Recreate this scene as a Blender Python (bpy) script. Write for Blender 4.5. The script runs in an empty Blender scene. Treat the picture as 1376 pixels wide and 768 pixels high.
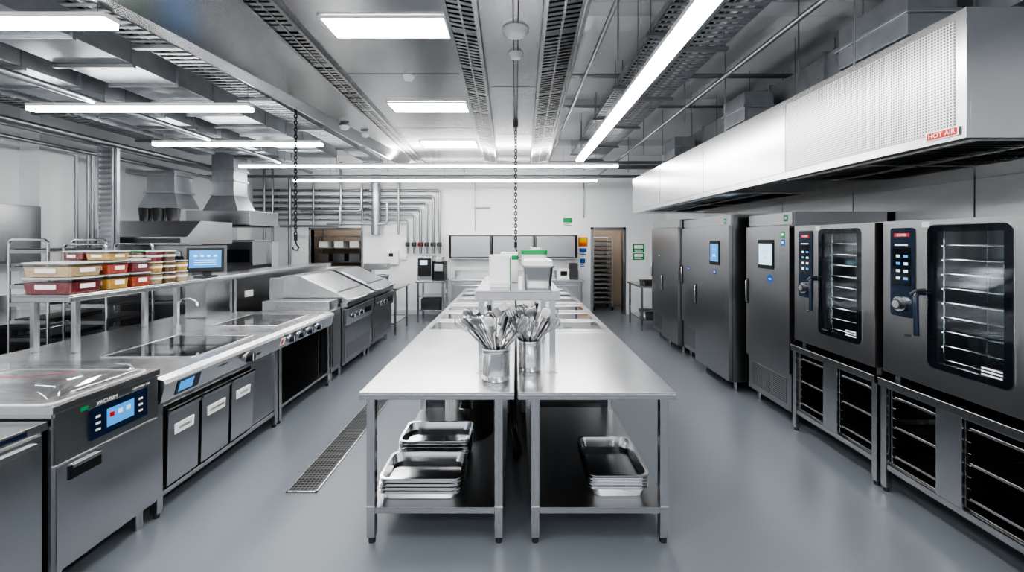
import bpy, bmesh, math, random
from mathutils import Vector, Matrix
random.seed(4)
scene = bpy.context.scene

# ------------------------------------------------------------------ materials
def newmat(name):
    m = bpy.data.materials.new(name); m.use_nodes = True
    nt = m.node_tree
    return m, nt, nt.nodes['Principled BSDF']

def mat(name, col, rough=.5, metal=0., emit=0., alpha=1., coat=0.):
    m, nt, p = newmat(name)
    p.inputs['Base Color'].default_value = (*col, 1)
    p.inputs['Roughness'].default_value = rough
    p.inputs['Metallic'].default_value = metal
    p.inputs['Alpha'].default_value = alpha
    p.inputs['Coat Weight'].default_value = coat
    if emit:
        p.inputs['Emission Color'].default_value = (*col, 1)
        p.inputs['Emission Strength'].default_value = emit
    return m

def noise_mat(name, c1, c2, r1, r2, metal=0., stretch=(1.5, 1.5, 8), nscale=2., cscale=1.2, bump=0., coat=0.):
    m, nt, p = newmat(name)
    N, L = nt.nodes, nt.links
    g = N.new('ShaderNodeNewGeometry')
    mp = N.new('ShaderNodeMapping'); mp.inputs['Scale'].default_value = stretch
    L.new(g.outputs['Position'], mp.inputs['Vector'])
    n1 = N.new('ShaderNodeTexNoise'); n1.inputs['Scale'].default_value = nscale; n1.inputs['Detail'].default_value = 3
    L.new(mp.outputs[0], n1.inputs['Vector'])
    mr = N.new('ShaderNodeMapRange'); mr.inputs['From Min'].default_value = .3; mr.inputs['From Max'].default_value = .7
    mr.inputs['To Min'].default_value = r1; mr.inputs['To Max'].default_value = r2
    L.new(n1.outputs['Fac'], mr.inputs['Value']); L.new(mr.outputs[0], p.inputs['Roughness'])
    n2 = N.new('ShaderNodeTexNoise'); n2.inputs['Scale'].default_value = cscale; n2.inputs['Detail'].default_value = 3
    L.new(g.outputs['Position'], n2.inputs['Vector'])
    cr = N.new('ShaderNodeValToRGB'); cr.color_ramp.elements[0].position = .3; cr.color_ramp.elements[1].position = .7
    cr.color_ramp.elements[0].color = (*c1, 1); cr.color_ramp.elements[1].color = (*c2, 1)
    L.new(n2.outputs['Fac'], cr.inputs[0]); L.new(cr.outputs[0], p.inputs['Base Color'])
    p.inputs['Metallic'].default_value = metal
    p.inputs['Coat Weight'].default_value = coat
    if bump:
        b = N.new('ShaderNodeBump'); b.inputs['Strength'].default_value = bump; b.inputs['Distance'].default_value = .01
        L.new(n1.outputs['Fac'], b.inputs['Height']); L.new(b.outputs[0], p.inputs['Normal'])
    return m

STEEL = mat('brushed_steel', (.56,.565,.575), .25, 1.)
TOP = noise_mat('worktop_steel', (.64,.646,.656), (.69,.697,.708), .21, .27, 1., stretch=(1,1,1), nscale=4, cscale=3.)
DSTEEL = mat('appliance_steel', (.43,.434,.442), .31, 1.)
CSTEEL = mat('ceiling_steel', (.52,.525,.532), .23, 1.)
GALV = noise_mat('galvanised_steel', (.42,.44,.465), (.50,.52,.545), .36, .40, .9, stretch=(6,6,6), nscale=4, cscale=9)
PIPE = mat('pipe_steel', (.34,.35,.36), .36, .9)
CHROME = mat('chrome', (.72,.725,.735), .15, 1.)
UTEN = mat('utensil_steel', (.45,.455,.46), .22, 1.)
WALL = mat('wall_paint', (.85,.86,.87), .52)
CEIL = mat('ceiling_paint', (.72,.73,.74), .8)
FLOOR = mat('epoxy_floor', (.205,.226,.250), .30)
BLACK = mat('black_plastic', (.012,.013,.015), .4)
DARK = mat('dark_interior', (.03,.03,.032), .6)
DARKM = mat('dark_metal', (.11,.11,.115), .40, .8)
GRATE = mat('grate_steel', (.26,.265,.27), .45, .9)
GLASSB = mat('black_glass', (.008,.012,.018), .06, 0., coat=.5)
HOB = mat('hob_glass', (.018,.020,.023), .10, 0., coat=.6)
WHITE = mat('white_plastic', (.82,.82,.81), .4)
LABEL = mat('label_white', (.9,.9,.9), .5)
RED = mat('red', (.60,.02,.02), .45)
GREEN = mat('green', (.01,.30,.09), .45)
BLUE = mat('blue', (.01,.12,.50), .4)
NAVY = mat('navy_panel', (.008,.020,.05), .22, coat=.4)
ORANGE = mat('orange', (.85,.25,.01), .45)
YELLOW = mat('yellow', (.8,.55,.02), .5)
SCREEN = mat('screen_blue', (.06,.24,.55), .2, emit=.7)
SCREENL = mat('screen_light', (.50,.72,.85), .2, emit=.6)
LAMP = mat('lamp_diffuser', (1.,.99,.975), .4, emit=26.)
LAMPO = mat('oven_lamp', (1.,.96,.88), .4, emit=12.)
BROWN = mat('storeroom_wall', (.46,.37,.29), .7)

def glassmix(name, fac, tint):
    m, nt, p = newmat(name)
    N, L = nt.nodes, nt.links
    t = N.new('ShaderNodeBsdfTransparent'); t.inputs[0].default_value = (*tint, 1)
    g = N.new('ShaderNodeBsdfGlossy'); g.inputs['Roughness'].default_value = .05; g.inputs[0].default_value = (.9,.93,.95,1)
    mx = N.new('ShaderNodeMixShader'); mx.inputs[0].default_value = fac
    L.new(t.outputs[0], mx.inputs[1]); L.new(g.outputs[0], mx.inputs[2])
    L.new(mx.outputs[0], N['Material Output'].inputs['Surface'])
    return m
OGLASS = glassmix('oven_glass', .14, (.66,.73,.77))
CLEAR = glassmix('clear_plastic', .16, (.92,.92,.92))

def perf_mat(name, scale, thr, base):
    m, nt, p = newmat(name)
    N, L = nt.nodes, nt.links
    g = N.new('ShaderNodeNewGeometry'); s = N.new('ShaderNodeSeparateXYZ'); c = N.new('ShaderNodeCombineXYZ')
    L.new(g.outputs['Position'], s.inputs[0]); L.new(s.outputs['Y'], c.inputs['X']); L.new(s.outputs['Z'], c.inputs['Y'])
    v = N.new('ShaderNodeTexVoronoi'); v.voronoi_dimensions = '2D'; v.inputs['Scale'].default_value = scale; v.inputs['Randomness'].default_value = 0
    L.new(c.outputs[0], v.inputs['Vector'])
    lt = N.new('ShaderNodeMath'); lt.operation = 'LESS_THAN'; lt.inputs[1].default_value = thr
    L.new(v.outputs['Distance'], lt.inputs[0])
    mx = N.new('ShaderNodeMix'); mx.data_type = 'RGBA'
    mx.inputs['A'].default_value = (*base, 1); mx.inputs['B'].default_value = (.08,.08,.08,1)
    L.new(lt.outputs[0], mx.inputs['Factor']); L.new(mx.outputs['Result'], p.inputs['Base Color'])
    p.inputs['Metallic'].default_value = .9; p.inputs['Roughness'].default_value = .34
    return m
PERF = perf_mat('perforated_steel', 68, .28, (.52,.525,.535))
PERFD = perf_mat('perforated_dark', 50, .30, (.40,.40,.41))

# ------------------------------------------------------------------ builder
def circ(c, r, n, axis='z', a0=0):
    out = []
    for i in range(n):
        a = 2*math.pi*i/n + a0
        u, v = r*math.cos(a), r*math.sin(a)
        out.append({'z': (c[0]+u, c[1]+v, c[2]), 'x': (c[0], c[1]+u, c[2]+v), 'y': (c[0]+u, c[1], c[2]+v)}[axis])
    return out

def rr2(w, d, r, seg=4):
    pts = []
    for cx, cy, a in ((w/2-r, d/2-r, 0), (-w/2+r, d/2-r, 90), (-w/2+r, -d/2+r, 180), (w/2-r, -d/2+r, 270)):
        for i in range(seg+1):
            t = math.radians(a + 90*i/seg)
            pts.append((cx+r*math.cos(t), cy+r*math.sin(t)))
    return pts

class B:
    def __init__(s, name, bevel=0.):
        s.name, s.bevel = name, bevel
        s.v, s.f, s.mi, s.sm, s.mats = [], [], [], [], []
        s.texts = []
    def add(s, vs, fs, m, smooth=False):
        if m not in s.mats: s.mats.append(m)
        k = s.mats.index(m); o = len(s.v)
        s.v += [tuple(v) for v in vs]
        for f in fs:
            s.f.append([i+o for i in f]); s.mi.append(k); s.sm.append(smooth)
    def box(s, x0, x1, y0, y1, z0, z1, m):
        s.hexa([(x0,y0,z0),(x1,y0,z0),(x1,y1,z0),(x0,y1,z0),(x0,y0,z1),(x1,y0,z1),(x1,y1,z1),(x0,y1,z1)], m)
    def hexa(s, vs, m):
        s.add(vs, [(0,3,2,1),(4,5,6,7),(0,1,5,4),(1,2,6,5),(2,3,7,6),(3,0,4,7)], m)
    def obox(s, M, w, d, h, m):
        vs = [M @ Vector((x*w/2, y*d/2, z*h/2)) for z in (-1,1) for x,y in ((-1,-1),(1,-1),(1,1),(-1,1))]
        s.hexa(vs, m)
    def prism(s, prof, y0, y1, m, axis='y'):
        if axis == 'y':
            a = [(p[0], y0, p[1]) for p in prof]; b = [(p[0], y1, p[1]) for p in prof]
        elif axis == 'x':
            a = [(y0, p[0], p[1]) for p in prof]; b = [(y1, p[0], p[1]) for p in prof]
        else:
            a = [(p[0], p[1], y0) for p in prof]; b = [(p[0], p[1], y1) for p in prof]
        s.loft([a, b], m)
    def loft(s, rings, m, cap=True, smooth=False, cap0=True, cap1=True):
        n = len(rings[0]); vs = [p for r in rings for p in r]; fs = []
        for k in range(len(rings)-1):
            for i in range(n):
                j = (i+1) % n
                fs.append((k*n+i, k*n+j, (k+1)*n+j, (k+1)*n+i))
        s.add(vs, fs, m, smooth)
        if cap and cap0: s.add(rings[0], [tuple(range(n))[::-1]], m)
        if cap and cap1: s.add(rings[-1], [tuple(range(n))], m)
    def cyl(s, p0, p1, r, m, n=14, r2=None, smooth=True):
        s.tube([p0, p1], r, m, n, r2)
    def tube(s, pts, r, m, n=8, r2=None, closed=False):
        P = [Vector(p) for p in pts]; rings = []; up = None
        K = len(P)
        for i, p in enumerate(P):
            if closed: t = (P[(i+1) % K]-P[i-1]).normalized()
            elif i == 0: t = (P[1]-P[0]).normalized()
            elif i == K-1: t = (P[-1]-P[-2]).normalized()
            else: t = ((P[i+1]-p).normalized()+(p-P[i-1]).normalized()).normalized()
            if up is None:
                a = Vector((0,0,1)) if abs(t.z) < .9 else Vector((1,0,0))
                u = t.cross(a).normalized()
            else:
                u = (up - t*up.dot(t)).normalized()
            up = u; w = t.cross(u)
            rad = r if (r2 is None) else r+(r2-r)*i/(K-1)
            rings.append([tuple(p+u*rad*math.cos(2*math.pi*k/n)+w*rad*math.sin(2*math.pi*k/n)) for k in range(n)])
        if closed:
            rings.append(rings[0]); s.loft(rings, m, cap=False, smooth=True)
        else: s.loft(rings, m, smooth=True)
    def lathe(s, cx, cy, prof, m, n=24, cap0=True, cap1=True):
        s.loft([circ((cx,cy,z), r, n) for r, z in prof], m, smooth=True, cap0=cap0, cap1=cap1)
    def rring(s, plane, c, o, i, rad, t, m):
        def place(p, off):
            if plane == 'x': return (c[0]+off, c[1]+p[0], c[2]+p[1])
            if plane == 'y': return (c[0]+p[0], c[1]+off, c[2]+p[1])
            return (c[0]+p[0], c[1]+p[1], c[2]+off)
        O = rr2(o[0], o[1], rad)
        if i is None:
            s.loft([[place(p,0) for p in O], [place(p,t) for p in O]], m)
        else:
            I = rr2(i[0], i[1], max(rad-(o[0]-i[0])/2, .005))
            rg = [[place(p,0) for p in O], [place(p,t) for p in O], [place(p,t) for p in I], [place(p,0) for p in I]]
            s.loft(rg+[rg[0]], m, cap=False)
    def pan(s, cx, cy, z, w, d, h, m, lip=.012, rad=.04, wt=.012):
        def R(W, D, zz, r=rad): return [(cx+p[0], cy+p[1], zz) for p in rr2(W, D, r)]
        s.loft([R(w-2*lip-.03, d-2*lip-.03, z), R(w-2*lip, d-2*lip, z+h-.005), R(w, d, z+h-.006), R(w, d, z+h),
                R(w-2*lip-.006, d-2*lip-.006, z+h), R(w-2*lip-.036, d-2*lip-.036, z+.004)], m, smooth=False)
    def text(s, body, size, loc, face, m, align='CENTER'):
        s.texts.append((body, size, loc, face, m, align))
    def done(s):
        xs = [v[0] for v in s.v]; ys = [v[1] for v in s.v]; zs = [v[2] for v in s.v]
        o = Vector(((min(xs)+max(xs))/2, (min(ys)+max(ys))/2, min(zs)))
        me = bpy.data.meshes.new(s.name)
        me.from_pydata([Vector(v)-o for v in s.v], [], s.f)
        for m in s.mats: me.materials.append(m)
        me.polygons.foreach_set('material_index', s.mi)
        me.polygons.foreach_set('use_smooth', s.sm)
        bm = bmesh.new(); bm.from_mesh(me); bmesh.ops.recalc_face_normals(bm, faces=bm.faces); bm.to_mesh(me); bm.free()
        ob = bpy.data.objects.new(s.name, me); ob.location = o
        scene.collection.objects.link(ob)
        if s.bevel:
            b = ob.modifiers.new('bevel', 'BEVEL'); b.width = s.bevel; b.segments = 2; b.limit_method = 'ANGLE'; b.angle_limit = math.radians(50)
        for k, (body, size, loc, face, m, al) in enumerate(s.texts):
            cu = bpy.data.curves.new('lettering', 'FONT'); cu.body = body; cu.size = size; cu.extrude = .0004; cu.align_x = al; cu.align_y = 'CENTER'
            cu.materials.append(m)
            t = bpy.data.objects.new('lettering_%d' % (k+1), cu); scene.collection.objects.link(t)
            cols = {'-x': ((0,-1,0),(0,0,1),(-1,0,0)), '+x': ((0,1,0),(0,0,1),(1,0,0)), '-y': ((1,0,0),(0,0,1),(0,-1,0))}[face]
            R = Matrix(cols).transposed().to_4x4()
            t.parent = ob
            t.matrix_local = Matrix.Translation(Vector(loc)-o) @ R
        return ob

# ------------------------------------------------------------------ room shell
XL, XR, YB, ZC = -6.3, 3.6, 9.8, 3.8
b = B('floor'); b.box(XL-.2, XR+.2, -3, 11.4, -.1, 0, FLOOR); b.done()
b = B('ceiling'); b.box(XL-.2, XR+.2, -3, 11.4, ZC, ZC+.1, CEIL)
for y in (1.2, 3.6, 6.0, 8.4): b.box(XL, XR, y-.12, y+.12, ZC-.12, ZC, CEIL)
b.done()
b = B('wall_left'); b.box(XL-.15, XL, -3, 11.4, 0, ZC, WALL)
for y in (5.2, 8.9): b.box(XL, XL+.25, y, y+.4, 0, ZC-.13, WALL)
b.done()
b = B('wall_right'); b.box(XR, XR+.15, -3, 11.4, 0, ZC, WALL)
b.done()
b = B('wall_back')
b.box(XL, -4.9, YB, YB+.15, 0, ZC, WALL); b.box(-3.7, 1.85, YB, YB+.15, 0, ZC, WALL); b.box(2.57, XR, YB, YB+.15, 0, ZC, WALL)
b.box(-4.9, -3.7, YB, YB+.15, 2.02, ZC, WALL); b.box(-4.9, -3.7, YB, YB+.15, 0, 1.15, WALL); b.box(1.85, 2.57, YB, YB+.15, 2.02, ZC, WALL)
b.done()
b = B('wall_storeroom'); b.box(XL, XR, 11.2, 11.35, 0, ZC, BROWN); b.box(1.2, 1.3, YB+.15, 11.2, 0, ZC, BROWN); b.box(3.0, 3.1, YB+.15, 11.2, 0, ZC, WALL); b.done()
for xa in (1.7, -4.8):  # hidden fill lights, added to brighten what shows through door and pass opening
    b = B('storeroom_fill_light'); b.box(xa, xa+1.0, 10.2, 10.25, 2.6, 2.64, LAMP); b.box(xa-.02, xa+1.02, 10.18, 10.27, 2.64, ZC, WHITE); b.done()
b = B('trim_door', .004)
b.box(1.79, 1.85, YB-.03, YB+.16, 0, 2.08, STEEL); b.box(2.57, 2.63, YB-.03, YB+.16, 0, 2.08, STEEL); b.box(1.79, 2.63, YB-.03, YB+.16, 2.02, 2.08, STEEL); b.done()
b = B('trim_pass_opening', .004)
b.box(-4.95, -4.9, YB-.02, YB+.16, 1.1, 2.07, STEEL); b.box(-3.7, -3.65, YB-.02, YB+.16, 1.1, 2.07, STEEL)
b.box(-4.95, -3.65, YB-.02, YB+.16, 2.02, 2.07, STEEL); b.box(-5.0, -3.6, YB-.12, YB+.16, 1.1, 1.15, STEEL); b.done()
b = B('baseboard_back', .004); b.box(-3.7, 1.79, YB-.03, YB, 0, .12, CEIL); b.done()
b = B('wall_cladding', .003)
for i in range(6): b.box(XR-.02, XR, .9+i*1.15, 2.04+i*1.15, .1, 2.40, STEEL)
b.done()

# ------------------------------------------------------------------ floor drain
b = B('floor_drain_grate')
gx0, gx1, gy0, gy1 = -1.62, -1.40, 2.88, 6.4
b.box(gx0, gx1, gy0, gy1, .0005, .002, BLACK)
b.box(gx0, gx0+.012, gy0, gy1, .002, .008, STEEL); b.box(gx1-.012, gx1, gy0, gy1, .002, .008, STEEL)
b.box(gx0, gx1, gy0, gy0+.012, .002, .008, STEEL)
y = gy0+.02
while y < gy1: b.box(gx0+.012, gx1-.012, y, y+.006, .002, .007, GRATE); y += .03
for k in range(1, 8): x = gx0+k*.0275; b.box(x-.0022, x+.0022, gy0, gy1, .002, .0065, GRATE)
b.done()

# ------------------------------------------------------------------ central prep tables
def prep_table(x0, x1, y0, y1, lx0, lx1, name='prep_table', zt=.90):
    b = B(name, .004)
    b.box(x0, x1, y0, y1, zt-.012, zt, TOP)
    b.box(x0, x1, y0, y0+.018, zt-.042, zt-.012, STEEL); b.box(x0, x1, y1-.018, y1, zt-.042, zt-.012, STEEL)
    b.box(x0, x0+.018, y0+.018, y1-.018, zt-.042, zt-.012, STEEL); b.box(x1-.018, x1, y0+.018, y1-.018, zt-.042, zt-.012, STEEL)
    b.box(x0+.018, x1-.018, y0+.018, y1-.018, zt-.016, zt-.0125, DARKM)
    w = .024
    for lx in (lx0, lx1):
        for ly in (y0+.06, y1-.08):
            b.box(lx-w, lx+w, ly-w, ly+w, .035, zt-.013, STEEL)
            b.cyl((lx, ly, 0), (lx, ly, .036), .02, DARKM)
        b.box(lx-.018, lx+.018, y0+.085, y1-.105, zt-.07, zt-.035, STEEL)
    b.box(lx0+w, lx1-w, y1-.1, y1-.06, zt-.075, zt-.035, STEEL)
    b.box(lx0+w, lx1-w, y0+.05, y0+.08, zt-.06, zt-.035, STEEL)
    b.box(lx0-w-.004, lx1+w+.004, y0+.03, y1-.05, .212, .218, DSTEEL)
    b.box(lx0+w, lx1-w, y0+.036, y0+.05, .178, .211, STEEL); b.box(lx0+w, lx1-w, y1-.07, y1-.056, .178, .211, STEEL)
    for lx in (lx0, lx1): b.box(lx-.02, lx-.008, y0+.085, y1-.105, .178, .211, STEEL)
    b.done()
prep_table(-.905, -.008, 2.36, 3.87, -.85, -.10)
prep_table(.012, .925, 2.36, 3.87, .115, .87)
b = B('power_cable')
for k, (dx, dz) in enumerate(((0,0),(.018,.07),(-.012,.03))):
    b.tube([(-.03+dx,3.6,.83),(-.03+dx,3.1,.70+dz),(-.02+dx,2.75,.50+dz),(0+dx,2.7,.42+dz),(.02+dx,2.85,.30),(.0+dx,3.3,.02),(.0+dx,3.8,.02)], .010, BLACK, 8)
b.done()

def hob_counter(x0, x1, y0, y1):
    b = B('induction_counter', .004)
    b.box(x0, x1, y0, y1, .86, .90, TOP)
    b.box(x0+.04, x1-.04, y0+.03, y1-.03, .13, .859, DSTEEL)
    for k in range(4):
        ya = y0+.06+k*(y1-y0-.1)/4; yb = ya+(y1-y0-.1)/4-.03
        if x1 > .5: b.box(x1-.04, x1-.025, ya, yb, .17, .82, DSTEEL); b.box(x1-.025, x1-.012, ya+.05, yb-.05, .76, .775, CHROME)
        else: b.box(x0+.025, x0+.04, ya, yb, .17, .82, DSTEEL); b.box(x0+.012, x0+.025, ya+.05, yb-.05, .76, .775, CHROME)
    for px in (x0+.1, x1-.1):
        for py in (y0+.1, y1-.1): b.cyl((px,py,0), (px,py,.131), .025, STEEL)
    for ya, yb in ((y0+.12, y0+.50), (y0+.62, y0+1.0), (y0+1.2, y0+1.55)):
        if yb > y1-.05: continue
        b.rring('z', ((x0+x1)/2+(.14 if x1 > .5 else -.14), (ya+yb)/2, .9001), (.52, yb-ya), (.49, yb-ya-.03), .02, .006, STEEL)
        b.rring('z', ((x0+x1)/2+(.14 if x1 > .5 else -.14), (ya+yb)/2, .9001), (.49, yb-ya-.03), None, .012, .003, HOB)
    b.done()
for ya, yb in ((3.88, 5.65), (5.66, 7.5)):
    hob_counter(-.905, -.008, ya, yb); hob_counter(.012, .925, ya, yb)

# overshelf on the tables
b = B('table_overshelf', .003)
b.box(-.27, .29, 2.68, 3.75, 1.435, 1.447, TOP)
b.box(-.27, .29, 2.68, 2.695, 1.385, 1.435, STEEL); b.box(-.27, .29, 3.735, 3.75, 1.385, 1.435, STEEL)
b.box(-.27, -.255, 2.695, 3.735, 1.385, 1.435, STEEL); b.box(.275, .29, 2.695, 3.735, 1.385, 1.435, STEEL)
for px in (-.23, .245):
    for py in (2.74, 3.68):
        b.box(px-.019, px+.019, py-.019, py+.019, .906, 1.434, STEEL)
        b.box(px-.035, px+.035, py-.035, py+.035, .9005, .906, STEEL)
b.done()

# items on overshelf
b = B('paper_towel_dispenser', .006)
b.box(-.185, -.03, 2.86, 3.02, 1.448, 1.67, WHITE); b.box(-.175, -.04, 2.852, 2.86, 1.47, 1.49, CEIL); b.box(-.042,-.035,2.855,2.86,1.448,1.655,GREEN)
b.box(-.17, -.045, 2.88, 3.0, 1.67, 1.674, CEIL); b.done()
b = B('cleaning_box', .006)
b.box(-.12, .02, 3.2, 3.4, 1.448, 1.68, WHITE); b.box(-.121, .021, 3.199, 3.401, 1.62, 1.66, GREEN); b.done()
b = B('steel_food_bin')
cx, cy = .155, 2.92
def RR(w, d, z, r=.03): return [(cx+p[0], cy+p[1], z) for p in rr2(w, d, r)]
b.loft([RR(.18,.20,1.448), RR(.205,.235,1.59), RR(.225,.255,1.59), RR(.225,.255,1.60), RR(.2,.23,1.60)], UTEN, smooth=False)
b.loft([RR(.20,.23,1.601), RR(.20,.23,1.635), RR(.17,.2,1.645)], WHITE)
b.done()
b = B('green_lid_tub'); cx, cy = .14, 3.2
b.loft([RR(.17,.2,1.448), RR(.19,.22,1.67)], WHITE); b.loft([RR(.20,.23,1.671), RR(.20,.23,1.70)], GREEN)
b.lathe(.16, 3.2, [(.045,1.701), (.045,1.72)], WHITE); b.done()

# utensil canisters
def canister(cx, cy, r, h, n, seed, tall):
    rnd = random.Random(seed)
    b = B('utensil_canister'); z = .902
    b.lathe(cx, cy, [(r*.96,z),(r,z+.006),(r,z+.03),(r*1.015,z+.033),(r,z+.037),(r,z+h-.03),(r*1.02,z+h-.026),(r,z+h-.02),(r,z+h-.004),(r*1.04,z+h),(r*.96,z+h),(r*.95,z+.01)], CHROME, n=32)
    b.lathe(cx, cy, [(r*.9,z+.02),(r*.9,z+.10)], DARK, n=16)
    for i in range(n):
        a = 2*math.pi*i/n+rnd.uniform(-.2,.2); rb = r*rnd.uniform(.2,.6); rt = r*rnd.uniform(.55,.85)
        p0 = Vector((cx-rb*math.cos(a), cy-rb*math.sin(a), z+.105))
        p1 = Vector((cx+rt*math.cos(a), cy+rt*math.sin(a), z+h))
        d = (p1-p0).normalized(); d.x *= .8; d.y *= .6; d.normalize()
        p0 = p1 - d*(.085/d.z)
        L = (rnd.uniform(tall*.72, tall)-.02)/d.z
        tip = p0+d*L; k = i % 6
        side = d.cross(Vector((0,1,0))).normalized(); nn = d.cross(side)
        Mx = Matrix((side, nn, d)).transposed().to_4x4()
        if k in (0, 5):   # whisk
            b.tube([p0, tip-d*.13], .008, UTEN, 6)
            for q in range(5):
                an = math.pi*q/5; e = side*math.cos(an)+nn*math.sin(an)
                b.tube([tip-d*.13, tip-d*.09+e*.022, tip-d*.03+e*.032, tip-d*.005+e*.018, tip, tip-d*.005-e*.018, tip-d*.03-e*.032, tip-d*.09-e*.022, tip-d*.13], .0018, UTEN, 4)
        elif k in (1, 3):  # spoon / ladle
            b.tube([p0, tip-d*.05], .0055, UTEN, 6)
            M2 = Matrix.Translation(tip-d*.03) @ Mx
            rg = []
            for q in range(9):
                t = -1+2*q/8; rr_ = math.sqrt(max(0, 1-t*t))*.030+.0008
                rg.append([tuple(M2 @ Vector((rr_*math.cos(2*math.pi*w/12), rr_*.35*math.sin(2*math.pi*w/12), t*.042))) for w in range(12)])
            b.loft(rg, UTEN if k == 1 else (WHITE if i % 4 == 3 else CHROME), smooth=True)
        elif k == 2:  # slotted turner
            b.tube([p0, tip-d*.08], .006, UTEN, 6)
            for q in range(5): b.obox(Matrix.Translation(tip-d*.04) @ Mx @ Matrix.Translation(((q-2)*.013,0,0)), .008, .002, .08, CHROME)
            b.obox(Matrix.Translation(tip-d*.002) @ Mx, .062, .002, .012, CHROME); b.obox(Matrix.Translation(tip-d*.08) @ Mx, .062, .002, .012, CHROME)
        else:  # tongs
            b.obox(Matrix.Translation((p0+tip)/2) @ Mx @ Matrix.Rotation(.03,4,'Y'), .018, .003, L, CHROME)
            b.obox(Matrix.Translation((p0+tip)/2) @ Mx @ Matrix.Rotation(-.05,4,'Y'), .016, .003, L*.97, BLACK)
    b.done()
canister(-.125, 2.60, .088, .20, 20, 1, .36)
canister(-.140, 2.84, .070, .19, 12, 5, .33)
canister(.095, 2.79, .078, .20, 18, 9, .34)

# pans and pot on lower shelf
def pan_stack(name, cx, cy, w, d, n, h=.055, step=.017, z=.219):
    b = B(name)
    for i in range(n): b.pan(cx+random.uniform(-.004,.004), cy+random.uniform(-.004,.004), z+i*step, w, d, h, CHROME, rad=.045)
    b.done()
pan_stack('baking_tray_stack', -.575, 2.60, .50, .32, 5, step=.021)
pan_stack('baking_tray_stack', -.565, 2.96, .49, .32, 7, step=.021)
pan_stack('gastronorm_pan_stack', .625, 2.72, .37, .50, 5, h=.065, step=.018)
b = B('stock_pot')
cx, cy, z = -.38, 3.34, .219
b.lathe(cx, cy, [(.185,z),(.20,z+.012),(.20,z+.335),(.208,z+.34),(.208,z+.345),(.193,z+.345),(.19,z+.02)], CHROME, n=40)
b.tube([(cx-.05, cy-.19, z+.27), (cx-.05, cy-.225, z+.275), (cx+.05, cy-.225, z+.275), (cx+.05, cy-.19, z+.27)], .007, CHROME)
b.done()

# ------------------------------------------------------------------ ventilated ceiling
ZV = 3.2
b = B('ventilated_ceiling', .0)
y0, y1 = .4, 7.4
def xat(a, c, y): return a+(c-a)*(y-2.5)/4.9
def skew(xa, xb, za, zb, m, ya=y0, yb=y1, th=.02):
    l0, l1, r0, r1 = xat(*xa, ya), xat(*xa, yb), xat(*xb, ya), xat(*xb, yb)
    b.hexa([(l0,ya,za),(r0,ya,zb),(r1,yb,zb),(l1,yb,za),(l0,ya,za+th),(r0,ya,zb+th),(r1,yb,zb+th),(l1,yb,za+th)], m)
skew((-2.32,-2.02), (-1.62,-1.82), ZV-.10, ZV, CSTEEL)
skew((-2.34,-2.04), (-2.32,-2.02), ZV-.10, ZV-.10, CSTEEL, th=.35)
skew((-1.42,-1.66), (-.44,-.56), ZV, ZV, CSTEEL)
skew((-.23,-.33), (.17,.26), ZV, ZV, CSTEEL)
skew((.42,.56), (.44,.58), ZV-.05, ZV-.05, CSTEEL, th=.3)
def strip(xa, xb, za, zb):
    skew(xa, xb, za+.035, zb+.035, DARK, th=.01)
    y = y0
    e = .025
    for side in (0, 1):
        X = xa if side == 0 else xb; zz = za if side == 0 else zb
        X0 = X if side == 0 else (X[0]-e, X[1]-e); X1 = (X[0]+e, X[1]+e) if side == 0 else X
        skew(X0, X1, zz-.01, zz-.01, CSTEEL, th=.05)
    xm = ((xa[0]+xb[0])/2, (xa[1]+xb[1])/2); zm = (za+zb)/2
    skew((xm[0]-.008, xm[1]-.008), (xm[0]+.008, xm[1]+.008), zm-.004, zm-.004, CSTEEL, th=.02)
    k = 0
    while y < y1-.03:
        wdt = .04 if k % 10 else .09
        skew(xa, xb, za, zb, CSTEEL, y, y+wdt*.8, .012)
        y += wdt+.012; k += 1
strip((-1.62,-1.82), (-1.42,-1.66), ZV-.02, ZV-.02)
strip((-.44,-.56), (-.23,-.33), ZV-.02, ZV-.06)
strip((.17,.26), (.42,.56), ZV-.06, ZV-.02)
for yy in (1.6, 3.5, 5.2, 6.6):
    skew((-1.40,-1.62), (-.46,-.58), ZV-.0015, ZV-.0015, DARKM, yy, yy+.006, .002)
    skew((-.21,-.31), (.16,.24), ZV-.0015, ZV-.0015, DARKM, yy+.3, yy+.306, .002)
b.box(-2.05, .58, 7.38, 7.4, ZV-.06, ZV+.3, CSTEEL)
b.box(-.02, -.012, y0, 7.38, ZV-.002, ZV, DARKM); b.box(.012, .02, y0, 7.38, ZV-.002, ZV, DARKM)
for yy in (1.0, 4.2, 7.1):
    for xx in (-1.8, -1.0, 0, .4): b.cyl((xx, yy, ZV+.02), (xx, yy, ZC), .006, PIPE, 6)
b.done()

def ceiling_panel_light(x0, x1, ya, yb):
    b = B('ceiling_panel_light')
    b.rring('z', ((x0+x1)/2, (ya+yb)/2, ZV-.016), (x1-x0+.04, yb-ya+.04), (x1-x0, yb-ya), .012, .012, WHITE)
    b.box(x0, x1, ya, yb, ZV-.012, ZV-.004, LAMP); b.done()
ceiling_panel_light(-1.22, -.46, 1.15, 1.45)
ceiling_panel_light(-1.24, -.46, 2.60, 2.85)
ceiling_panel_light(-1.32, -.52, 4.22, 4.51)
ceiling_panel_light(-1.38, -.58, 5.92, 6.25)

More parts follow.
